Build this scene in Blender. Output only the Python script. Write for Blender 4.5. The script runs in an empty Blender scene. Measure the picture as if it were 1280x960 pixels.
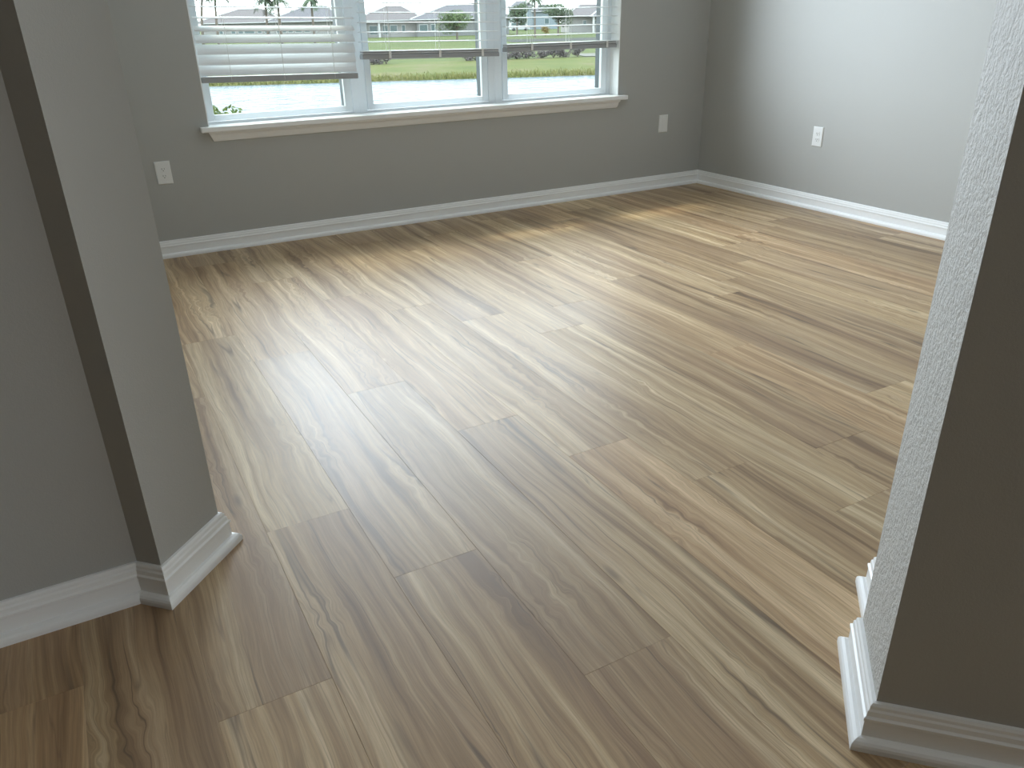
import bpy, bmesh, math, random
from mathutils import Vector, Matrix
random.seed(7)
S = bpy.context.scene
COL = S.collection

# ------------------------------------------------------------------ camera
yaw, pitch, roll = 0.493758536, 0.436731691, -0.0235284619
fw = Vector((math.sin(yaw)*math.cos(pitch), math.cos(yaw)*math.cos(pitch), -math.sin(pitch)))
rt = Vector((math.cos(yaw), -math.sin(yaw), 0)); up = rt.cross(fw)
r2 = rt*math.cos(roll) + up*math.sin(roll); u2 = -rt*math.sin(roll) + up*math.cos(roll)
cd = bpy.data.cameras.new('camera'); cam = bpy.data.objects.new('camera', cd); COL.objects.link(cam)
cd.sensor_fit = 'HORIZONTAL'; cd.sensor_width = 36; cd.lens = 36*977.16/1280; cd.clip_end = 1000; cd.clip_start = 0.02
M = Matrix((r2, u2, -fw)).transposed().to_4x4(); M.translation = Vector((0, 0, 1.25)); cam.matrix_world = M
S.camera = cam

# ------------------------------------------------------------------ world: thin bright overcast
SKY = 6.5
w = bpy.data.worlds.new('sky'); S.world = w; w.use_nodes = True
nt = w.node_tree; nt.nodes.clear()
out = nt.nodes.new('ShaderNodeOutputWorld'); bg = nt.nodes.new('ShaderNodeBackground')
tc = nt.nodes.new('ShaderNodeTexCoord'); sx = nt.nodes.new('ShaderNodeSeparateXYZ'); rp = nt.nodes.new('ShaderNodeValToRGB')
nt.links.new(tc.outputs['Generated'], sx.inputs[0]); nt.links.new(sx.outputs['Z'], rp.inputs[0])
rp.color_ramp.elements[0].position = 0.0; rp.color_ramp.elements[0].color = (0.95, 0.985, 1.0, 1)
rp.color_ramp.elements[1].position = 0.8; rp.color_ramp.elements[1].color = (0.80, 0.92, 1.0, 1)
nt.links.new(rp.outputs[0], bg.inputs[0]); bg.inputs[1].default_value = SKY; nt.links.new(bg.outputs[0], out.inputs[0])

# hazy sun coming through the thin cloud, from outside the window and a little from the left
sl = bpy.data.lights.new('sun', 'SUN'); sun = bpy.data.objects.new('sun', sl); COL.objects.link(sun)
sl.energy = 2.8; sl.angle = math.radians(8); sl.color = (1.0, 0.86, 0.62)
sun.rotation_euler = Vector((0.30, -0.70, -0.86)).to_track_quat('-Z', 'Y').to_euler()
# portal: guides sky sampling through the window opening
pl = bpy.data.lights.new('window_portal', 'AREA'); po = bpy.data.objects.new('window_portal', pl); COL.objects.link(po)
pl.shape = 'RECTANGLE'; pl.size = 2.95; pl.size_y = 1.52; pl.cycles.is_portal = True
po.location = (2.19, 5.24, 1.46); po.rotation_euler = (math.radians(-90), 0, 0)

# area lamps added inside the three window units, boosting the daylight that enters
# (the hazy sun stands outside to the left, so the glow travels to the right into the room)
for i_ in range(9):
    x_ = (1.215, 2.185, 3.165)[i_//3]+(i_ % 3-1)*.30
    al = bpy.data.lights.new('window_daylight_fill', 'AREA'); ao = bpy.data.objects.new('window_daylight_fill', al); COL.objects.link(ao)
    al.shape = 'RECTANGLE'; al.size = .30; al.size_y = 1.40; al.energy = (11.6, 10.6, 9.8)[i_//3]; al.color = (.86, .98, 1.10); al.spread = math.radians((140, 125, 125)[i_//3])
    ao.location = (x_, 4.985, 1.48); ao.rotation_euler = (math.radians(-90), 0, math.radians((2, 12, 13)[i_//3]))
# lamp added behind the camera, standing for daylight from an invented sliding door
al = bpy.data.lights.new('hall_fill', 'AREA'); ao = bpy.data.objects.new('hall_fill', al); COL.objects.link(ao)
al.shape = 'RECTANGLE'; al.size = 1.8; al.size_y = 1.95; al.energy = 46; al.spread = math.radians(105); al.color = (.93, .98, 1.02)
ao.location = (4.05, -2.5, 1.08); ao.rotation_euler = (0, math.radians(90), math.radians(-22))

S.view_settings.view_transform = 'Standard'; S.view_settings.look = 'None'
S.view_settings.exposure = 0.0; S.view_settings.gamma = 1.0; S.view_settings.use_curve_mapping = False
S.cycles.max_bounces = 12; S.cycles.diffuse_bounces = 7; S.cycles.glossy_bounces = 5
S.cycles.transparent_max_bounces = 24; S.cycles.sample_clamp_indirect = 6.0
S.cycles.caustics_reflective = False; S.cycles.caustics_refractive = False
S.cycles.use_denoising = True

# ------------------------------------------------------------------ helpers
def link(o, parent=None):
    COL.objects.link(o)
    if parent is not None: o.parent = parent
    return o
def empty(name, loc=(0, 0, 0), rz=0):
    o = bpy.data.objects.new(name, None); o.location = loc; o.rotation_euler = (0, 0, rz); return link(o)
def tag(o, label=None, cat=None, group=None, kind=None):
    if label: o['label'] = label
    if cat: o['category'] = cat
    if group: o['group'] = group
    if kind: o['kind'] = kind
    return o
class MB:
    def __init__(s): s.v = []; s.f = []
    def add(s, vs, fs):
        n = len(s.v); s.v += [tuple(v) for v in vs]; s.f += [tuple(i+n for i in f) for f in fs]; return s
    def box(s, x0, x1, y0, y1, z0, z1):
        return s.add([(x0,y0,z0),(x1,y0,z0),(x1,y1,z0),(x0,y1,z0),(x0,y0,z1),(x1,y0,z1),(x1,y1,z1),(x0,y1,z1)],
                     [(0,3,2,1),(4,5,6,7),(0,1,5,4),(1,2,6,5),(2,3,7,6),(3,0,4,7)])
    def prism(s, pts, z0, z1):
        n = len(pts); a = sum(pts[i][0]*pts[(i+1)%n][1]-pts[(i+1)%n][0]*pts[i][1] for i in range(n))
        if a < 0: pts = pts[::-1]
        vs = [(x,y,z0) for x,y in pts]+[(x,y,z1) for x,y in pts]
        return s.add(vs, [tuple(range(n-1,-1,-1)), tuple(range(n,2*n))]+[(i,(i+1)%n,n+(i+1)%n,n+i) for i in range(n)])
    def tube(s, a, b, ra, rb=None, n=8):
        rb = ra if rb is None else rb
        a, b = Vector(a), Vector(b); d = (b-a).normalized(); e = d.orthogonal().normalized(); g = d.cross(e)
        vs = [a+(e*math.cos(t)+g*math.sin(t))*ra for t in [2*math.pi*i/n for i in range(n)]]
        vs += [b+(e*math.cos(t)+g*math.sin(t))*rb for t in [2*math.pi*i/n for i in range(n)]]
        return s.add(vs, [tuple(range(n-1,-1,-1)), tuple(range(n,2*n))]+[(i,(i+1)%n,n+(i+1)%n,n+i) for i in range(n)])
    def mesh(s, name, mat, smooth=False):
        m = bpy.data.meshes.new(name); m.from_pydata(s.v, [], s.f); m.materials.append(mat); m.update()
        if smooth: m.polygons.foreach_set('use_smooth', [True]*len(m.polygons))
        return m
    def build(s, name, mat, parent=None, smooth=False, bevel=0, loc=None):
        o = bpy.data.objects.new(name, s.mesh(name, mat, smooth)); link(o, parent)
        if loc: o.location = loc
        if bevel:
            b = o.modifiers.new('bevel', 'BEVEL'); b.width = bevel; b.segments = 2; b.limit_method = 'ANGLE'
        return o

# ------------------------------------------------------------------ materials
def new_mat(name):
    m = bpy.data.materials.new(name); m.use_nodes = True; t = m.node_tree
    return m, t, t.nodes['Principled BSDF']
class G:
    def __init__(s, t): s.t = t
    def n(s, typ, **kw):
        nd = s.t.nodes.new(typ)
        for k, v in kw.items(): setattr(nd, k, v)
        return nd
    def set(s, sock, v):
        if isinstance(v, bpy.types.NodeSocket): s.t.links.new(v, sock)
        elif v is not None: sock.default_value = v
    def math(s, op, a, b=None, c=None, clamp=False):
        nd = s.n('ShaderNodeMath', operation=op, use_clamp=clamp)
        for i, v in enumerate((a, b, c)): s.set(nd.inputs[i], v)
        return nd.outputs[0]
    def vmath(s, op, a, b=None):
        nd = s.n('ShaderNodeVectorMath', operation=op); s.set(nd.inputs[0], a); s.set(nd.inputs[1], b); return nd.outputs[0]
    def xyz(s, x, y, z):
        nd = s.n('ShaderNodeCombineXYZ'); s.set(nd.inputs[0], x); s.set(nd.inputs[1], y); s.set(nd.inputs[2], z); return nd.outputs[0]
    def noise(s, vec, scale=1, detail=2, rough=.5, dist=0):
        nd = s.n('ShaderNodeTexNoise'); s.set(nd.inputs['Vector'], vec); nd.inputs['Scale'].default_value = scale
        nd.inputs['Detail'].default_value = detail; nd.inputs['Roughness'].default_value = rough; nd.inputs['Distortion'].default_value = dist
        return nd.outputs['Fac']
    def ramp(s, fac, stops, interp='LINEAR'):
        nd = s.n('ShaderNodeValToRGB'); r = nd.color_ramp; r.interpolation = interp
        while len(r.elements) < len(stops): r.elements.new(.5)
        for e, (p, c) in zip(r.elements, stops): e.position = p; e.color = (*c, 1) if len(c) == 3 else c
        s.set(nd.inputs[0], fac); return nd.outputs[0]
    def mix(s, fac, a, b, typ='MIX'):
        nd = s.n('ShaderNodeMix', data_type='RGBA', blend_type=typ); s.set(nd.inputs[0], fac)
        s.set(nd.inputs[6], a if isinstance(a, bpy.types.NodeSocket) else (*a, 1)); s.set(nd.inputs[7], b if isinstance(b, bpy.types.NodeSocket) else (*b, 1))
        return nd.outputs[2]
    def mapr(s, v, a, b, c, d):
        nd = s.n('ShaderNodeMapRange'); s.set(nd.inputs[0], v)
        for i, x in enumerate((a, b, c, d)): nd.inputs[i+1].default_value = x
        return nd.outputs[0]
    def bump(s, h, strength, dist):
        nd = s.n('ShaderNodeBump'); s.set(nd.inputs['Height'], h); nd.inputs['Strength'].default_value = strength; nd.inputs['Distance'].default_value = dist
        return nd.outputs[0]

def plain(name, col, rough=.5, vary=.06, scale=8, bump=0, bscale=200, spec=.5):
    m, t, b = new_mat(name); g = G(t); co = g.n('ShaderNodeTexCoord').outputs['Object']
    f = g.noise(co, scale, 3)
    c = g.mix(f, tuple(x*(1-vary) for x in col), tuple(min(1, x*(1+vary)) for x in col))
    t.links.new(c, b.inputs['Base Color']); b.inputs['Roughness'].default_value = rough; b.inputs['Specular IOR Level'].default_value = spec
    if bump: t.links.new(g.bump(g.noise(co, bscale, 3), bump, .002), b.inputs['Normal'])
    return m

def paint(name, col, strength, dist, scale, rough=.62):
    m, t, b = new_mat(name); g = G(t); co = g.n('ShaderNodeTexCoord').outputs['Object']
    f = g.noise(co, 1.3, 2); c = g.mix(f, tuple(x*.975 for x in col), tuple(x*1.025 for x in col))
    t.links.new(c, b.inputs['Base Color']); b.inputs['Roughness'].default_value = rough; b.inputs['Specular IOR Level'].default_value = .35
    n1 = g.noise(co, scale, 3, .6); n2 = g.noise(co, scale*.35, 2, .5)
    h = g.math('ADD', g.mapr(n1, .38, .62, 0, 1), g.math('MULTIPLY', g.mapr(n2, .4, .6, 0, 1), .6))
    t.links.new(g.bump(h, strength, dist), b.inputs['Normal'])
    return m

def wood():
    m, t, b = new_mat('wood_plank'); g = G(t)
    co = g.n('ShaderNodeTexCoord').outputs['Object']; oi = g.n('ShaderNodeObjectInfo'); rnd = oi.outputs['Random']
    co = g.vmath('ADD', co, g.xyz(g.math('MULTIPLY', rnd, 7.7), g.math('MULTIPLY', rnd, 53.1), g.math('MULTIPLY', rnd, 91.3)))
    sp = g.n('ShaderNodeSeparateXYZ'); t.links.new(co, sp.inputs[0]); x, y, z = sp.outputs
    def sc(a, c, d=1.0, xx=None): return g.xyz(g.math('MULTIPLY', xx if xx else x, a), g.math('MULTIPLY', y, c), g.math('MULTIPLY', z, d))
    w1 = g.noise(sc(4.5, 1.5), 1, 2, .5)
    w2 = g.noise(sc(15, 5.0), 1, 2, .5)
    # curly patches: only here and there the grain swirls
    cm = g.mapr(g.noise(sc(5, 1.9, 1.7), 1, 1, .4), .56, .70, 0, 1)
    w3 = g.math('MULTIPLY', g.math('SUBTRACT', g.noise(sc(34, 17), 1, 1, .4), .5), g.math('MULTIPLY', cm, .05))
    xw = g.math('ADD', x, g.math('MULTIPLY', g.math('SUBTRACT', w1, .5), .085))
    xw = g.math('ADD', xw, g.math('MULTIPLY', g.math('SUBTRACT', w2, .5), .010))
    xw = g.math('ADD', xw, w3)
    broad = g.noise(sc(17, .55, 1, xw), 1, 3, .55)
    mid = g.noise(sc(62, 1.1, 1.3, xw), 1, 4, .65)
    fine = g.noise(sc(330, 9, 1, xw), 1, 3, .65)
    v = g.math('ADD', g.math('MULTIPLY', broad, .62), g.math('MULTIPLY', mid, .38))
    v = g.math('ADD', v, g.math('MULTIPLY', g.math('SUBTRACT', rnd, .5), .05))
    col = g.ramp(v, [(0.355, (0.196, 0.122, 0.066)), (0.435, (0.36, 0.244, 0.137)), (0.5, (0.469, 0.336, 0.196)), (0.56, (0.556, 0.42, 0.258)), (0.635, (0.719, 0.575, 0.381))])
    # rosy heartwood areas
    col = g.mix(g.mapr(g.noise(sc(7, .7, 2.3, xw), 1, 2, .5), .50, .66, 0, .42), col, (.36, .235, .150))
    # thin dark mineral streaks following the grain
    ln = g.noise(sc(16, .42, 1.9, xw), 1, 1, .4)
    line = g.mapr(g.math('ABSOLUTE', g.math('SUBTRACT', ln, .5)), 0, .016, 1, 0)
    mask = g.mapr(g.noise(sc(9, 2.2, 3.1), 1, 2, .5), .46, .58, 0, 1)
    col = g.mix(g.math('MULTIPLY', g.math('MULTIPLY', line, mask), .75), col, (.11, .078, .055))
    ln2 = g.noise(sc(30, .8, 2.7, xw), 1, 1, .4)
    line2 = g.mapr(g.math('ABSOLUTE', g.math('SUBTRACT', ln2, .47)), 0, .012, 1, 0)
    col = g.mix(g.math('MULTIPLY', line2, .42), col, (.17, .115, .075))
    # small knots
    vo = g.n('ShaderNodeTexVoronoi', feature='F1'); t.links.new(sc(5.2, 1.5, .0), vo.inputs['Vector']); vo.inputs['Scale'].default_value = 1; vo.inputs['Randomness'].default_value = 1
    kn = g.mapr(vo.outputs['Distance'], .02, .075, 1, 0)
    col = g.mix(g.math('MULTIPLY', kn, .6), col, (.12, .085, .06))
    col = g.mix(g.mapr(fine, .35, .62, .34, 0), col, (.20, .14, .09))
    # plank to plank tint: reddish, greyish, pale
    tint = g.ramp(rnd, [(0, (1.0, .97, .92)), (.25, (.90, .88, .86)), (.45, (1.08, 1.06, 1.02)), (.65, (1.04, .95, .88)), (.85, (.95, .95, .93)), (1, (1.1, 1.07, 1.0))])
    col = g.mix(1.0, col, tint, 'MULTIPLY')
    t.links.new(col, b.inputs['Base Color'])
    ro = g.math('ADD', .375, g.math('MULTIPLY', fine, .08)); ro = g.math('ADD', ro, g.math('MULTIPLY', rnd, .06))
    t.links.new(ro, b.inputs['Roughness']); b.inputs['Specular IOR Level'].default_value = .52
    h = g.math('ADD', g.math('MULTIPLY', fine, .5), g.math('MULTIPLY', mid, .5))
    t.links.new(g.bump(h, .16, .0012), b.inputs['Normal'])
    return m

def glass():
    m, t, b = new_mat('window_glass'); t.nodes.remove(b); g = G(t)
    o = t.nodes['Material Output']; tr = g.n('ShaderNodeBsdfTransparent'); gl = g.n('ShaderNodeBsdfGlossy'); mx = g.n('ShaderNodeMixShader'); lw = g.n('ShaderNodeLayerWeight'); lw.inputs['Blend'].default_value = .5
    tr.inputs[0].default_value = (.93, .97, .965, 1); gl.inputs['Roughness'].default_value = .0
    fr = g.math('ADD', .035, g.math('MULTIPLY', g.math('POWER', lw.outputs['Facing'], 5.0), .9))
    t.links.new(fr, mx.inputs[0]); t.links.new(tr.outputs[0], mx.inputs[1]); t.links.new(gl.outputs[0], mx.inputs[2]); t.links.new(mx.outputs[0], o.inputs[0])
    return m

def slat_mat(name, col, trans):
    m, t, b = new_mat(name); g = G(t); co = g.n('ShaderNodeTexCoord').outputs['Object']
    c = g.mix(g.noise(co, 6, 2), tuple(x*.97 for x in col), col); t.links.new(c, b.inputs['Base Color']); b.inputs['Roughness'].default_value = .45
    tl = g.n('ShaderNodeBsdfTranslucent'); t.links.new(c, tl.inputs[0]); mx = g.n('ShaderNodeMixShader'); mx.inputs[0].default_value = trans
    t.links.new(b.outputs[0], mx.inputs[1]); t.links.new(tl.outputs[0], mx.inputs[2]); t.links.new(mx.outputs[0], t.nodes['Material Output'].inputs[0])
    return m

EXT = .50
def dim(c): return tuple(x*EXT for x in c)
def ground_mat(name, stops, scale, det=4):
    stops = [(p, dim(c)) for p, c in stops]
    m, t, b = new_mat(name); g = G(t); co = g.n('ShaderNodeTexCoord').outputs['Object']
    t.links.new(g.ramp(g.noise(co, scale, det, .6), stops), b.inputs['Base Color']); b.inputs['Roughness'].default_value = .9; b.inputs['Specular IOR Level'].default_value = .1
    return m

def leaf_mat(name, a, c):
    m, t, b = new_mat(name); g = G(t); ge = g.n('ShaderNodeNewGeometry')
    t.links.new(g.mix(ge.outputs['Random Per Island'], dim(a), dim(c)), b.inputs['Base Color']); b.inputs['Roughness'].default_value = .7; b.inputs['Specular IOR Level'].default_value = .2
    return m

def water():
    m, t, b = new_mat('lake_water'); g = G(t); co = g.n('ShaderNodeTexCoord').outputs['Object']
    b.inputs['Base Color'].default_value = (.075, .10, .125, 1); b.inputs['Roughness'].default_value = .2; b.inputs['IOR'].default_value = 1.13
    h = g.math('ADD', g.noise(co, 1.2, 3, .6), g.math('MULTIPLY', g.noise(co, 5, 2), .3))
    t.links.new(g.bump(h, 1.0, .55), b.inputs['Normal']); return m

PAINT = (.438, .440, .422)
M_wall = paint('wall_paint', PAINT, .10, .0012, 260)
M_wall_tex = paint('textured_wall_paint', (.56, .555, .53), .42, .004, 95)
M_hall = paint('hall_wall_darkened', (.17, .17, .168), .10, .0012, 260)  # unseen hall walls made darker to cut light bounced onto the right pier
M_ceil = paint('ceiling_paint', (.80, .80, .78), .15, .002, 120, .8)
M_trim = plain('trim_paint', (.88, .89, .89), .32, .02, 5)
M_vinyl = slat_mat('white_vinyl', (.84, .88, .91), .3)
M_slat = slat_mat('blind_slat', (.86, .875, .89), .10)
M_rail = plain('blind_rail', (.36, .37, .385), .45, .02, 5)
M_cord = plain('blind_cord', (.82, .82, .80), .8, .05, 50)
M_gasket = plain('dark_gasket', (.035, .05, .06), .5, .1, 20)
M_glass = glass()
M_wood = wood()
M_sub = plain('subfloor', (.06, .045, .03), .9, .2, 10)
M_plate = plain('outlet_plastic', (.80, .81, .80), .3, .01, 5)
M_slot = plain('outlet_slot', (.03, .03, .03), .6, .1, 5)

# ------------------------------------------------------------------ room shell
RT2 = math.sqrt(2)
def dg(e1, e2): return ((e1+e2)/RT2, (e2-e1)/RT2)
YB, XR, XL, H = 5.01, 4.474, -0.09, 2.75
OX0, OX1, OZ0, OZ1 = .735, 3.647, .700, 2.22

floor = MB().box(-6.4, 4.62, -5.6, 5.22, -.06, -.006).build('floor', M_sub); tag(floor, kind='structure')
b = MB()
b.box(-.24, OX0, YB, YB+.2, 0, H).box(OX1, XR+.16, YB, YB+.2, 0, H).box(OX0, OX1, YB, YB+.2, 0, OZ0).box(OX0, OX1, YB, YB+.2, OZ1, H)
tag(b.build('wall_back', M_wall), kind='structure')
tag(MB().box(XR, XR+.16, -1.0, YB, 0, H).box(XR, XR+.16, -5.6, -3.0, 0, H).box(XR, XR+.16, -3.0, -1.0, 2.12, H).build('wall_right', M_wall), kind='structure')
tag(MB().box(-.24, XL, 2.11, YB, 0, H).build('wall_left', M_wall), kind='structure')
A = dg(-1.234, 1.195); B = dg(-1.234, 1.417); IN = (1.195*RT2-1.7665, 1.7665)
FL = [(-6.2, 1.7665), IN, A, B, (XL, 2.11), (-.24, 2.11), (-.24, 1.92), (-6.2, 1.92)]
tag(MB().prism(FL, 0, H).build('wall_front_left', M_wall), kind='structure')
F_, E_ = dg(.327, 1.195), dg(.327, 1.417)
E2, R2, R3 = dg(.386, 1.417), dg(.386, 1.642), dg(1.0, 1.642)
R4 = dg(1.0, 1.195)
FR = [F_, E_, E2, R2, R3, (XR, R3[1]), (XR, R4[1]), R4]
wfr = MB().prism(FR, 0, H).build('wall_front_right', M_wall); tag(wfr, kind='structure')
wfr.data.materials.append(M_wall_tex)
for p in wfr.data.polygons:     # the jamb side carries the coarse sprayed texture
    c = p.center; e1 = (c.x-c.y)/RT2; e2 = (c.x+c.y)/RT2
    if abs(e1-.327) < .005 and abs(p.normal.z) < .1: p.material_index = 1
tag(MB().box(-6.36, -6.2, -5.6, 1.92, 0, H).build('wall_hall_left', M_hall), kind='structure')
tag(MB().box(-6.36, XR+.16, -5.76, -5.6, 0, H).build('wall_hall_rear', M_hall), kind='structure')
tag(MB().box(-6.36, XR+.16, -5.76, YB+.2, H, H+.12).build('ceiling', M_ceil), kind='structure')

# floor planks: each its own object; joints as seen, other rows staggered
PW, PL, X0 = .231, 1.586, .008
def plank_mesh(wd, ln):
    bv, gp = .0004, .00008; a, c = wd/2-gp, ln/2-gp
    v = [(-a,-c,-.006),(a,-c,-.006),(a,c,-.006),(-a,c,-.006),(-a,-c,-bv),(a,-c,-bv),(a,c,-bv),(-a,c,-bv),
         (-a+bv,-c+bv,0),(a-bv,-c+bv,0),(a-bv,c-bv,0),(-a+bv,c-bv,0)]
    f = [(0,3,2,1),(8,9,10,11)]
    for k in range(4):
        n = (k+1) % 4; f += [(k,n,4+n,4+k),(4+k,4+n,8+n,8+k)]
    return MB().add(v, f).mesh('plank', M_wood)
full = plank_mesh(PW, PL)
KNOWN = {-2: 1.518, 0: 1.275, 1: 1.87, 2: 1.516, 3: 2.60, 4: 2.127, 5: 1.794, 6: 1.483, 9: 2.19, 7: 2.75, 8: 3.02, -1: 2.35, 10: 1.62, 11: 2.72, 12: 1.31}
rp_ = random.Random(3)
for k in range(-18, 20):
    xa, xb = X0+k*PW, X0+(k+1)*PW
    xb = min(xb, XR+.01)
    if xb-xa < .02: continue
    y = KNOWN.get(k, rp_.uniform(0, PL))
    while y > -3.6: y -= PL
    while y < YB+.02:
        ya, yb = max(y, -3.6), min(y+PL, YB+.02)
        if not (xb < -.3 and ya > 1.95) and yb-ya > .03:
            if xb < -.3: yb = min(yb, 1.95)
            me = full if (abs(yb-ya-PL) < 1e-4 and abs(xb-xa-PW) < 1e-4) else plank_mesh(xb-xa, yb-ya)
            o = bpy.data.objects.new('plank', me); link(o, floor); o.location = ((xa+xb)/2, (ya+yb)/2, 0)
            o.rotation_euler = (rp_.uniform(-.0003, .0003), rp_.uniform(-.0015, .0015), 0)
        y += PL

# baseboards: one moulded profile swept along the wall foot with mitred corners
PROF = [(.0, 0), (.034, 0), (.034, .011), (.0325, .017), (.029, .022), (.023, .0255), (.0165, .0265), (.0160, .064), (.0185, .067), (.0185, .073), (.0145, .077), (.0135, .088), (.0105, .092), (.0100, .099), (.0065, .104), (0, .105)]
def sweep(name, pts, side):
    pts = [Vector((*p, 0)) for p in pts]; n = len(pts); mb = MB(); vs = []
    for i, p in enumerate(pts):
        d0 = (pts[i]-pts[i-1]).normalized() if i > 0 else None; d1 = (pts[i+1]-pts[i]).normalized() if i < n-1 else None
        nn = lambda d: Vector((-d.y, d.x, 0))*side
        if d0 is None: off = nn(d1)
        elif d1 is None: off = nn(d0)
        else: m_ = (nn(d0)+nn(d1)); off = m_/(1+nn(d0).dot(nn(d1)))
        vs += [p+off*t+Vector((0, 0, z)) for t, z in ((t_, z_*.945) for t_, z_ in PROF)]
    k = len(PROF); fs = []
    for i in range(n-1):
        for j in range(k-1): fs.append((i*k+j, i*k+j+1, (i+1)*k+j+1, (i+1)*k+j))
    fs += [tuple(range(k)), tuple(range((n-1)*k+k-1, (n-1)*k-1, -1))]
    o = mb.add(vs, fs).build(name, M_trim)
    bm = bmesh.new(); bm.from_mesh(o.data); bmesh.ops.recalc_face_normals(bm, faces=bm.faces); bm.to_mesh(o.data); bm.free()
    return tag(o, kind='structure')
sweep('baseboard_back', [(XL, YB), (XR, YB)], -1)
sweep('baseboard_right', [(XR, YB), (XR, R3[1])], -1)
sweep('baseboard_left', [(XL, 2.2), (XL, YB)], -1)
sweep('baseboard_front_left', [(-6.2, 1.7665), IN, A, B, (B[0]-.16, B[1]+.16)], -1)
sweep('baseboard_front_right', [R4, F_, E_, E2, R2, R3], 1)

# ------------------------------------------------------------------ windows
UNITS = [(.735, 1.692, .795, 1.598), (1.692, 2.674, 1.786, 2.574), (2.674, 3.647, 2.774, 3.559)]
GZ0, ZMID = .772, 1.50
def ring(mb, x0, x1, z0, z1, gx0, gx1, gz0, gz1, y0, y1):
    mb.box(x0, gx0, y0, y1, z0, z1).box(gx1, x1, y0, y1, z0, z1).box(gx0, gx1, y0, y1, z0, gz0).box(gx0, gx1, y0, y1, gz1, z1); return mb
for i, (x0, x1, g0, g1) in enumerate(UNITS):
    wn = empty('window_%d' % (i+1), ((x0+x1)/2, 5.15, OZ0)); tag(wn, kind='structure')
    ox, oy, oz = (x0+x1)/2, 5.15, OZ0
    def put(mb, name, mat, par=wn, bev=.002):
        mb.v = [(x-ox, y-oy, z-oz) for x, y, z in mb.v]; return mb.build(name, mat, par, bevel=bev)
    s0, s1 = g0-.040, g1+.046
    fr = MB(); ring(fr, x0, x1, OZ0, OZ1, max(s0-.003, x0+.012), min(s1+.004, x1-.012), .735, OZ1-.04, 5.115, 5.195)
    put(fr, 'frame', M_vinyl)
    lo = MB(); ring(lo, max(s0, x0+.015), min(s1, x1-.015), .738, ZMID+.02, g0, g1, GZ0, ZMID-.02, 5.112, 5.140)
    sash = put(lo, 'lower_sash', M_vinyl)
    us = MB(); ring(us, max(s0, x0+.015), min(s1, x1-.015), ZMID-.02, OZ1-.042, g0, g1, ZMID+.02, OZ1-.085, 5.150, 5.180)
    put(us, 'upper_sash', M_vinyl)
    put(MB().box(g0-.004, g1+.004, 5.128, 5.132, GZ0-.004, ZMID-.016), 'pane', M_glass, bev=0)
    put(MB().box(g0-.004, g1+.004, 5.164, 5.168, ZMID+.016, OZ1-.081), 'pane', M_glass, bev=0)
    for gx, sg in ((g0, -1), (g1, 1)):
        xa, xb = sorted((gx-.0*sg, gx+.012*sg)); put(MB().box(xa, xb, 5.141, 5.192, GZ0-.002, ZMID-.022), 'gasket', M_gasket, bev=0)
# unseen sliding glass door, added behind the camera to go with the hall lamp
dr = empty('added_door_1', (XR+.08, -2.0, 0)); tag(dr, kind='structure')
for y0_, y1_, xo in ((-.995, .03, -.02), (-.03, .995, .02)):
    lf = MB().box(xo-.015, xo+.015, y0_, y0_+.06, 0, 2.115).box(xo-.015, xo+.015, y1_-.06, y1_, 0, 2.115).box(xo-.015, xo+.015, y0_+.06, y1_-.06, 0, .08).box(xo-.015, xo+.015, y0_+.06, y1_-.06, 2.05, 2.115).build('door_leaf', M_vinyl, dr)
    MB().box(xo-.003, xo+.003, y0_+.058, y1_-.058, .078, 2.052).build('pane', M_glass, lf)
# stool and apron
st = MB().box(.687, 3.700, 4.958, YB, .693, .722).box(OX0, OX1, YB, 5.118, .700, .722).build('trim_1', M_trim, bevel=.004); tag(st, kind='structure')
ap = MB(); x0, x1 = .728, 3.655
pr = [(0, .693), (-.024, .693), (-.024, .681), (-.016, .672), (-.013, .655), (-.008, .640), (0, .636)]
ins = [0, 0, .004, .012, .016, .022, .026]
vs = [(x0+q, YB+p[0], p[1]) for p, q in zip(pr, ins)] + [(x1-q, YB+p[0], p[1]) for p, q in zip(pr, ins)]
n = len(pr); ap.add(vs, [tuple(range(n)), tuple(range(2*n-1, n-1, -1))]+[(j, n+j, n+(j+1) % n, (j+1) % n) for j in range(n)])
ap = ap.build('trim_2', M_trim); tag(ap, kind='structure')
# painted window returns (white reveal lining)
rv = MB().box(OX0, OX0+.006, YB+.001, 5.115, .722, OZ1).box(OX1-.006, OX1, YB+.001, 5.115, .722, OZ1).box(OX0, OX1, YB+.001, 5.115, OZ1-.006, OZ1)
tag(rv.build('trim_3', M_trim), kind='structure')

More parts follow.
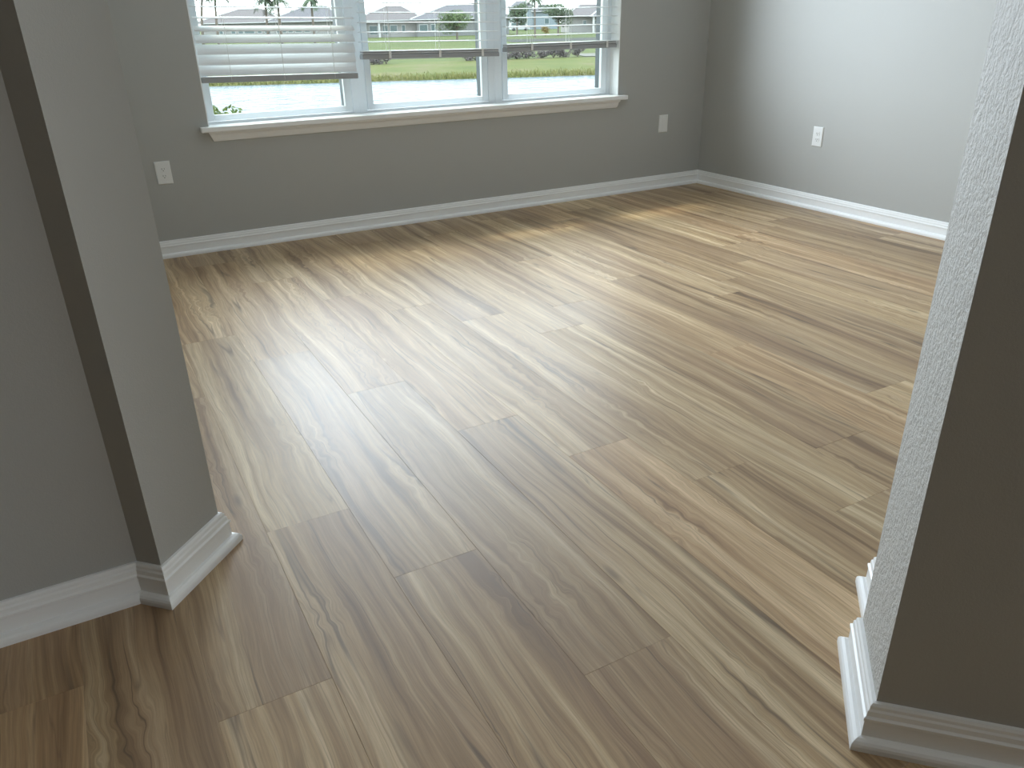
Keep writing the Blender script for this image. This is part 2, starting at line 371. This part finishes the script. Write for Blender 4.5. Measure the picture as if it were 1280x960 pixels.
# ------------------------------------------------------------------ blinds
def slat_mesh(wd):
    sw = .062; mb = MB(); prof = [(-sw/2, -.002), (-sw/4, .0008), (0, .0018), (sw/4, .0008), (sw/2, -.002)]
    th = .0028; k = len(prof); vs = []
    for x in (-wd/2, wd/2): vs += [(x, y, z+th/2) for y, z in prof]+[(x, y, z-th/2) for y, z in reversed(prof)]
    n = 2*k
    mb.add(vs, [tuple(range(n)), tuple(range(2*n-1, n-1, -1))]+[(j, n+j, n+(j+1) % n, (j+1) % n) for j in range(n)])
    return mb.mesh('slat', M_slat)
def blind(label, x0, x1, zb, rot, cords, tilt, stack, rail=.024):
    cx = (x0+x1)/2; wd = x1-x0; YC = 5.055
    r = empty('window_blind', (cx, YC, zb)); tag(r, label, 'blind', 'horizontal blinds in the triple window'); r.rotation_euler = (0, rot, 0)
    top = 2.205-zb
    MB().box(-wd/2+.004, wd/2-.004, -.03, .03, top-.045, top-.005).build('headrail', M_slat, r, bevel=.002)
    MB().box(-wd/2, wd/2, -.031, .031, 0, rail).build('bottom_rail', M_rail, r, bevel=.003)
    me = slat_mesh(wd); z = .022
    for s_ in range(stack):
        z += .0125; o = bpy.data.objects.new('slat', me); link(o, r); o.location = (0, random.uniform(-.002, .002), z)
        MB().box(-wd/2+.004, wd/2-.004, -.026, .026, z-.0115, z-.0045).build('ladder_stack', M_rail, r)
    z0 = z; k = 0; z += rail-.024
    z += .036 if not stack else .052
    while z < top-.07:
        o = bpy.data.objects.new('slat', me); link(o, r); o.location = (0, 0, z); o.rotation_euler = (tilt(k)+random.uniform(-.02, .02), 0, random.uniform(-.002, .002))
        z += .055; k += 1
    for c in cords:
        for yy in (-.0335, .0335): MB().tube((c-cx, yy, .01), (c-cx, yy, top-.04), .0011, n=5).build('ladder_cord', M_cord, r)
        MB().tube((c-cx+.006, 0, .01), (c-cx+.006, 0, top-.04), .001, n=5).build('lift_cord', M_cord, r)
        if stack: MB().box(c-cx-.008, c-cx+.008, -.0355, -.0325, .004, .045).build('cord_loop', M_cord, r)
R = math.radians
blind('white slatted blind hanging lowest, over the leftmost window pane', .748, 1.672, .945, R(1.2), (.911, 1.217, 1.524), lambda k: R((64, 61, 55, 43, 27, 9, 3, 2)[k]) if k < 8 else R(1), 0, .033)
blind('white slatted blind half raised over the middle window pane', 1.712, 2.668, 1.034, R(1.0), (1.891, 2.233, 2.541), lambda k: R(1), 2)
blind('white slatted blind half raised over the rightmost window pane, nearest the corner', 2.722, 3.630, 1.048, R(0), (2.92, 3.234, 3.543), lambda k: R(1), 2)

# ------------------------------------------------------------------ outlets
def outlet(label, loc, rz, kind):
    r = empty('wall_outlet', loc, rz); tag(r, label, 'outlet', 'wall outlets')
    w_, h_ = .042, .0645
    v = [(-w_,0,-h_),(w_,0,-h_),(w_,0,h_),(-w_,0,h_)] + [(-w_,-.003,-h_),(w_,-.003,-h_),(w_,-.003,h_),(-w_,-.003,h_)] + [(-w_+.005,-.0065,-h_+.005),(w_-.005,-.0065,-h_+.005),(w_-.005,-.0065,h_-.005),(-w_+.005,-.0065,h_-.005)]
    f = [(8,9,10,11)]
    for k in range(4):
        n = (k+1) % 4; f += [(k,n,4+n,4+k),(4+k,4+n,8+n,8+k)]
    MB().add(v, f).build('faceplate', M_plate, r)
    if kind == 'duplex':
        for zc in (.0195, -.0195):
            pts = []
            for i in range(20):
                t = 2*math.pi*i/20; pts.append((.0172*math.cos(t), max(-.0125, min(.0125, .0172*math.sin(t)))))
            vs = [(x, -.0064, zc+z) for x, z in pts]+[(x, -.0088, zc+z) for x, z in pts]; n = 20
            q = MB().add(vs, [tuple(range(n)), tuple(range(2*n-1, n-1, -1))]+[(j, (j+1) % n, n+(j+1) % n, n+j) for j in range(n)]).build('receptacle', M_plate, r)
            MB().box(-.0075, -.0052, -.0094, -.0085, zc-.001, zc+.0075).build('slot', M_slot, q)
            MB().box(.0052, .0075, -.0094, -.0085, zc-.0005, zc+.0065).build('slot', M_slot, q)
            MB().tube((0, -.0085, zc-.007), (0, -.0094, zc-.007), .0026, n=10).build('ground_hole', M_slot, q)
        MB().tube((0, -.006, 0), (0, -.0078, 0), .003, n=10).build('screw', M_trim, r)
    else:
        q = MB().box(-.0168, .0168, -.0085, -.006, -.033, .033).build('insert', M_plate, r, bevel=.001)
        MB().box(-.0125, .0125, -.0095, -.0085, -.002, .002).build('divider', M_plate, q)
        for zz in (-.049, .049): MB().tube((0, -.006, zz), (0, -.0075, zz), .0028, n=10).build('screw', M_trim, r)
outlet('white duplex wall outlet below the left end of the window sill', (.4465, YB, .489), 0, 'duplex')
outlet('white wall plate with rectangular insert right of the window, near the room corner', (4.083, YB, .489), 0, 'decor')
outlet('white duplex wall outlet on the bright right-hand wall', (XR, 3.843, .481), R(-90), 'duplex')

# ------------------------------------------------------------------ outside, laid out along the axis across the lake
AX = R(23.3); UX, UY = math.sin(AX), math.cos(AX); VX, VY = math.cos(AX), -math.sin(AX)
def W(d, s, z=0): return Vector((d*UX+s*VX, d*UY+s*VY, z))
RZ = -AX    # local x = lateral, local y = away from the room
M_lawn = ground_mat('lawn_grass', [(.3, (.060, .085, .018)), (.5, (.088, .118, .024)), (.7, (.125, .125, .042))], .25)
M_bank = ground_mat('bank_grass', [(.3, (.080, .110, .022)), (.5, (.125, .140, .034)), (.66, (.165, .145, .070))], .35)
M_path = ground_mat('pale_path', [(.3, (.17, .16, .145)), (.7, (.21, .20, .18))], 3)
M_road = ground_mat('asphalt', [(.3, (.05, .05, .055)), (.7, (.065, .065, .07))], 3)
M_water = water()
M_bark = plain('bark', (.10, .08, .065), .9, .3, 6)
def strip(name, prof, s0, s1, mat, n=2, kind='structure'):
    r = MB(); vs = []; k = len(prof)
    for i in range(n):
        s = s0+(s1-s0)*i/(n-1); vs += [(s, d, z) for d, z in prof]
    r.add(vs, [(i*k+j, (i+1)*k+j, (i+1)*k+j+1, i*k+j+1) for i in range(n-1) for j in range(k-1)])
    o = r.build(name, mat); o.rotation_euler = (0, 0, RZ); return tag(o, kind=kind)
strip('lawn_far', [(56.5, -1.23), (62, -1.2), (300, -1.2), (500, -1.2)], -260, 300, M_lawn)
strip('bank_far', [(44.0, -1.75), (44.7, -1.6), (46.5, -1.45), (52, -1.3), (57, -1.22)], -260, 300, M_bank)
g_ = MB().add([(-60, 5.24, -.36), (60, 5.24, -.36), (60, 12, -.5), (-60, 12, -.5), (60, 24, -1.8), (-60, 24, -1.8)], [(0, 1, 2, 3), (3, 2, 4, 5)]).build('lawn_near', M_lawn); tag(g_, kind='structure')
lk = MB().add([(-260, 14, -1.6), (300, 14, -1.6), (300, 45, -1.6), (-260, 45, -1.6)], [(0, 1, 2, 3)]).build('lake', M_water); lk.rotation_euler = (0, 0, RZ)
tag(lk, kind='structure')
tag(MB().add([(-60, -60, -.36), (60, -60, -.36), (60, 5.24, -.36), (-60, 5.24, -.36)], [(0, 1, 2, 3)]).build('lawn_side', M_lawn), kind='structure')
strip('path', [(61.5, -1.185), (65, -1.185)], -80, 2.4, M_path)
strip('path_right', [(57.6, -1.19), (62.5, -1.185)], 10.6, 90, M_path)
strip('road', [(98, -1.18), (112, -1.18)], 9.5, 100, M_road)

def leaves(mb, c, rx, ry, rz, n, size, rnd, lump=.25, aspect=.55):
    c = Vector(c)
    lobes = [Vector((rnd.gauss(0, 1), rnd.gauss(0, 1), rnd.gauss(0, .7))).normalized() for _ in range(9)]
    for _ in range(n):
        d = Vector((rnd.gauss(0, 1), rnd.gauss(0, 1), rnd.gauss(0, 1))).normalized()
        k = max(d.dot(l) for l in lobes); r = (1-lump+lump*k**3)*rnd.uniform(.45, 1)**.5
        p = c+Vector((d.x*rx, d.y*ry, d.z*rz))*r
        a = Vector((rnd.gauss(0, 1), rnd.gauss(0, 1), rnd.gauss(0, 1))).normalized(); e = a.orthogonal().normalized(); f = a.cross(e)*size*.15
        s = size*rnd.uniform(.7, 1.3)
        mb.add([p-a*s, p+e*s*aspect+f, p+a*s, p-e*s*aspect+f], [(0, 1, 2), (0, 2, 3)])
    return mb
LM = {'green': leaf_mat('leaf_green', (.085, .145, .045), (.170, .220, .085)), 'dark': leaf_mat('leaf_dark', (.075, .125, .060), (.140, .180, .095)),
      'purple': leaf_mat('leaf_purple', (.130, .110, .115), (.220, .185, .175)), 'orange': leaf_mat('leaf_orange', (.22, .13, .02), (.28, .20, .04)),
      'palm': leaf_mat('leaf_palm', (.070, .115, .065), (.130, .165, .095)), 'lime': leaf_mat('leaf_lime', (.10, .16, .02), (.16, .21, .04)),
      'reed': leaf_mat('leaf_reed', (.17, .20, .05), (.34, .31, .11))}
def tree(name, label, cat, d, s, z0, h, rx, rz, mat, n, size, seed, group=None, trunk=True):
    rnd = random.Random(seed); r = empty(name, W(d, s, z0)); tag(r, label, cat, group)
    fb = MB()
    for k in range(8):
        a = rnd.uniform(0, 6.28); q = rnd.uniform(.25, .62) if k else 0; f_ = rnd.uniform(.42, .62)
        leaves(fb, (math.cos(a)*rx*q, math.sin(a)*rx*q, h-rz+rz*rnd.uniform(-.5, .42)), rx*f_, rx*f_, rz*f_, n//8, size, rnd)
    fb.build('foliage', LM[mat], r)
    tb = MB()
    if trunk:
        tb.tube((0, 0, 0), (.1, 0, h-rz), .16, .10)
        for k in range(5):
            a = rnd.uniform(0, 6.28); tb.tube((.08, 0, h-rz*1.6), (math.cos(a)*rx*.55, math.sin(a)*rx*.55, h-rz*.6), .07, .03, 6)
        tb.build('trunk', M_bark, r)
    else:
        for k in range(6):
            a = rnd.uniform(0, 6.28); tb.tube((0, 0, 0), (math.cos(a)*rx*.6, math.sin(a)*rx*.6, h*.7), .02, .008, 5)
        tb.build('stem', M_bark, r)
    return r
def palm(label, d, s, h, lean, seed, fr=24, fl=2.0):
    rnd = random.Random(seed); r = empty('palm_tree', W(d, s, -1.2)); tag(r, label, 'palm tree', 'palms across the lake')
    tb = MB(); prev = Vector((0, 0, 0)); n = 6
    for k in range(1, n+1):
        t = k/n; p = Vector((lean*t*t, 0, h*t)); tb.tube(prev, p, .17-.05*t, .17-.05*(t+1/n), 8); prev = p
    tb.build('trunk', M_bark, r)
    top = prev
    for k in range(fr):
        a = 2*math.pi*k/fr+rnd.uniform(-.15, .15); el = rnd.uniform(-.35, 1.0); L = fl*rnd.uniform(.85, 1.15)
        hd = Vector((math.cos(a), math.sin(a), 0)); mb = MB(); pts = []
        for j in range(7):
            t = j/6; pts.append(top+hd*(L*t*math.cos(el)*(1-.15*t))+Vector((0, 0, L*(t*math.sin(el)-.55*t*t))))
        for j in range(6):
            mb.tube(pts[j], pts[j+1], .025*(1-j/7), .025*(1-(j+1)/7), 4)
            dd = (pts[j+1]-pts[j]).normalized(); sd = dd.cross(Vector((0, 0, 1))).normalized()
            for q in range(3):
                p = pts[j].lerp(pts[j+1], q/3); ll = .55*(1-.5*abs(j/6-.4))
                for sg in (-1, 1):
                    tip = p+sd*sg*ll*.8+dd*ll*.5-Vector((0, 0, ll*.35)); mb.add([p-dd*.06, p+dd*.06, tip], [(0, 1, 2)])
        mb.build('frond', LM['palm'], r)

# reeds along the water line: nobody could count them
rnd = random.Random(5); rb = MB()
for _ in range(7000):
    s = rnd.uniform(-24, 16); d = 44.75+abs(rnd.gauss(0, .9)); h = rnd.uniform(.10, .40)*(1-.4*min(1, (d-44.7)/2)); z = -1.6+.08*(d-44.7)
    a = rnd.uniform(0, 6.28); wv = rnd.uniform(.012, .03); lx, ly = rnd.gauss(0, .10), rnd.gauss(0, .10)
    p = Vector((s, d, z)); e = Vector((math.cos(a)*wv, math.sin(a)*wv, 0)); f = Vector((-math.sin(a)*wv, math.cos(a)*wv, 0))*.5
    rb.add([p-e, p+e, p+f, p+Vector((lx, ly, h))], [(0, 1, 3), (1, 2, 3), (2, 0, 3)])
ro = rb.build('reeds', LM['reed']); ro.rotation_euler = (0, 0, RZ); tag(ro, 'yellow-green reeds growing along the far water line', 'reeds', kind='stuff')

# purple-brown shrub beds
ORD = ['first', 'second', 'third', 'fourth', 'fifth', 'sixth', 'seventh', 'eighth', 'ninth', 'tenth']
def shrub_bed(where, spots, h, seed):
    for i, (d, s) in enumerate(spots):
        tree('garden_shrub', 'low purple-brown shrub, %s from the left in the %s' % (ORD[i], where), 'shrub', d, s, -1.24, h*random.Random(seed+i).uniform(.9, 1.1), .62, h*.5, 'purple', 700, .06, seed+i, 'low purple shrubs on the far bank', trunk=False)
shrub_bed('short left bed across the lake', [(55.6+.25*(i % 2), -5.3+.80*i) for i in range(4)], .70, 100)
shrub_bed('long right bed across the lake', [(56.8+.12*i, 2.4+.86*i) for i in range(10)], .80, 200)

# --- houses
M_roofp = plain('roof_tile_pink', dim((.118, .096, .102)), .8, .08, 1.5); M_roofg = plain('roof_tile_grey', dim((.105, .096, .115)), .8, .08, 1.5)
M_stucco = plain('pale_stucco', dim((.40, .39, .38)), .9, .04, 2); M_stucco2 = plain('grey_stucco', dim((.27, .275, .275)), .9, .04, 2); M_blue = plain('blue_stucco', dim((.30, .36, .40)), .9, .04, 2)
M_white = plain('white_trim', dim((.66, .66, .66)), .7, .02, 2); M_win = plain('far_window_glass', (.055, .085, .09), .15, .1, 2)
def house(label, d, s, floor_z, walls, roofs, wins, cols, wallmat, group='houses across the lake'):
    r = empty('house', W(d, s, floor_z), RZ); tag(r, label, 'house', group)
    for i, (x0, x1, y0, y1, h) in enumerate(walls): MB().box(x0, x1, y0, y1, 0, h).build('wall', wallmat[i % len(wallmat)], r)
    for (x0, x1, y0, y1, ze, rx0, rx1, zr, mat) in roofs:
        ym = (y0+y1)/2
        v = [(x0,y0,ze),(x1,y0,ze),(x1,y1,ze),(x0,y1,ze),(x0,y0,ze+.16),(x1,y0,ze+.16),(x1,y1,ze+.16),(x0,y1,ze+.16),(rx0,ym,zr),(rx1,ym,zr)]
        rf = MB().add(v, [(0,3,2,1),(0,1,5,4),(1,2,6,5),(2,3,7,6),(3,0,4,7),(4,5,9,8),(5,6,9),(6,7,8,9),(7,4,8)]).build('roof', mat, r)
        for a_, b_ in ((4, 8), (5, 9), (8, 9)): MB().tube(v[a_], v[b_], .14, n=6).build('ridge_cap', M_white, rf)
        MB().box(x0-.02, x1+.02, y0-.06, y0, ze, ze+.15).build('fascia', M_white, rf)
    for (x0, x1, y, z0, z1) in wins:
        wf = MB().box(x0-.1, x1+.1, y-.06, y, z0-.1, z1+.1).build('window', M_white, r)
        MB().box(x0, x1, y-.09, y-.055, z0, z1).build('pane', M_win, wf)
    for (x, y, h) in cols: MB().box(x-.16, x+.16, y-.16, y+.16, 0, h).build('column', M_white, r)
    return r
# middle house, seen through the middle window (d = 150)
house('single storey house with grey hipped roofs behind the small lawn tree', 150, 0, -1.2,
      [(-12.2, -1.2, 1.2, 11, 2.6), (-2.0, 14, -.5, 10, 2.6)],
      [(-13, -.4, 0, 12, 2.6, -7.4, -4.6, 4.95, M_roofp), (-3.0, 15, -1.3, 11, 2.6, 3.4, 9.0, 4.9, M_roofg)],
      [(-10.2, -8.9, 1.2, .5, 1.85), (-7.9, -7.0, 1.2, .5, 1.85), (-6.6, -5.5, 1.2, .7, 1.85), (-4.6, -4.1, 1.2, .7, 1.85), (-1.5, -.2, -.5, .75, 1.85), (.5, 1.2, -.5, .95, 1.85)],
      [(-8.5, .4, 2.6), (-10.9, .4, 2.6)], [M_stucco, M_stucco2])
# left long house behind the palms
house('long low house with pinkish roof and many windows behind the palms', 150, -29, -1.2,
      [(-9.5, 3, .8, 11, 2.75), (2, 13.6, 0, 10, 2.75)],
      [(-10.5, 5, 0, 12, 2.75, -4, 0, 5.0, M_roofp), (1.5, 14.6, -.9, 11, 2.75, 7.5, 11.5, 5.2, M_roofg)],
      [(x0+29, x1+29, y, 1.2, 2.05) for x0, x1, y in ((-35.6, -35.0, .8), (-33.6, -33.0, .8), (-32.4, -31.7, .8), (-31.4, -29.8, .8), (-29.2, -28.6, .8), (-28.0, -27.0, .8), (-25.9, -25.4, 0), (-24.9, -24.3, 0), (-23.9, -23.2, 0), (-22.7, -21.7, 0), (-21.2, -20.3, 0), (-19.8, -19.2, 0))],
      [], [M_stucco])
# right house
house('single storey white house with grey hipped roof at the right end of the street', 150, 31, -1.2,
      [(-6.2, 9, 1, 10, 2.6)], [(-7, 10, 0, 11, 2.6, -3.5, 6, 4.5, M_roofp), (-2.8, 3.2, -2.2, 6, 2.5, -.3, .7, 3.9, M_roofg)],
      [(-1.8, -1.2, 1, 1.2, 1.9), (-3.6, -3.1, 1, 1.2, 1.9)], [(-2.3, -1.9, 2.5), (2.6, -1.9, 2.5)], [M_stucco])
# pale blue two-storey house further back
house('pale blue two storey house further back beyond the white van', 210, 25, -1.2,
      [(-4.5, .5, 0, 9, 5.0), (.5, 7, .5, 9, 4.0)], [(-5.1, 1.1, -.6, 9.6, 5.0, -3, -1, 6.4, M_roofg), (.2, 7.6, -.2, 9.6, 3.9, 3, 5, 5.4, M_roofg)],
      [(-3.6, -2.8, 0, 3.0, 4.4), (-1.6, -.8, 0, 1.0, 2.4), (3.6, 4.6, .5, 1.2, 2.4)], [], [M_blue])

# trees across the lake
tree('lawn_tree', 'small bright green tree on the lawn in front of the middle house', 'tree', 120, 3.9, -1.2, 4.2, 2.9, 1.85, 'green', 3600, .12, 11, 'trees across the lake')
tree('lawn_tree', 'bushy green tree beside the white house at the right', 'tree', 128, 19.4, -1.2, 4.9, 3.0, 2.0, 'dark', 3400, .13, 12, 'trees across the lake')
tree('lawn_tree', 'dark green tree just right of the wide window mullion', 'tree', 138, 14.2, -1.2, 5.4, 2.0, 2.1, 'dark', 2400, .14, 13, 'trees across the lake')
tree('flower_bush', 'orange flowering bush under the bushy green tree', 'bush', 124, 16.9, -1.2, 1.75, .75, .8, 'orange', 500, .09, 14, trunk=False)
tree('flower_bush', 'lime green upright bush at the left corner of the middle house', 'bush', 146, -11.0, -1.2, 2.5, .55, 1.2, 'lime', 500, .1, 15, trunk=False)
palm('slim palm leaning at the far left of the leftmost window', 100, -25.6, 6.0, .9, 21)
palm('slim palm, second from the left window edge', 100, -23.9, 5.9, .5, 22)
palm('left one of the twin palms in the leftmost window', 100, -18.3, 5.2, .3, 23)
palm('right one of the twin palms in the leftmost window', 100, -16.8, 5.1, .1, 24)
palm('slim palm nearest the mullion in the leftmost window', 100, -13.1, 5.1, .1, 25, 20, 1.5)
palm('palm standing between the blue house and the bushy tree', 120, 14.9, 5.2, .0, 26)
# near shrub just outside the window
tree('garden_bush', 'green leafy bush just outside the lower left window pane', 'bush', 9.0, -2.38, -.42, 1.05, .40, .45, 'lime', 1100, .03, 31, trunk=False)

# white van parked on the road
van = empty('parked_van', W(194, 20.6, -1.2), RZ); tag(van, 'small white van parked in front of the pale blue house', 'van')
pts = [(-2.2, .35), (2.2, .35), (2.25, .95), (1.7, 1.15), (1.2, 1.75), (-2.1, 1.8), (-2.25, 1.2)]
n = len(pts); vs = [(x, -.9, z) for x, z in pts]+[(x, .9, z) for x, z in pts]
body = MB().add(vs, [tuple(range(n)), tuple(range(2*n-1, n-1, -1))]+[(j, n+j, n+(j+1) % n, (j+1) % n) for j in range(n)]).build('body', M_white, van)
for x0, x1 in ((-1.9, -.8), (-.6, .3), (.45, 1.2)): MB().box(x0, x1, -.93, -.895, 1.15, 1.6).build('side_window', M_win, body)
for x in (-1.4, 1.4):
    for y in (-.8, .8): MB().tube((x, y-.1, .33), (x, y+.1, .33), .33, n=16).build('wheel', M_road, van)
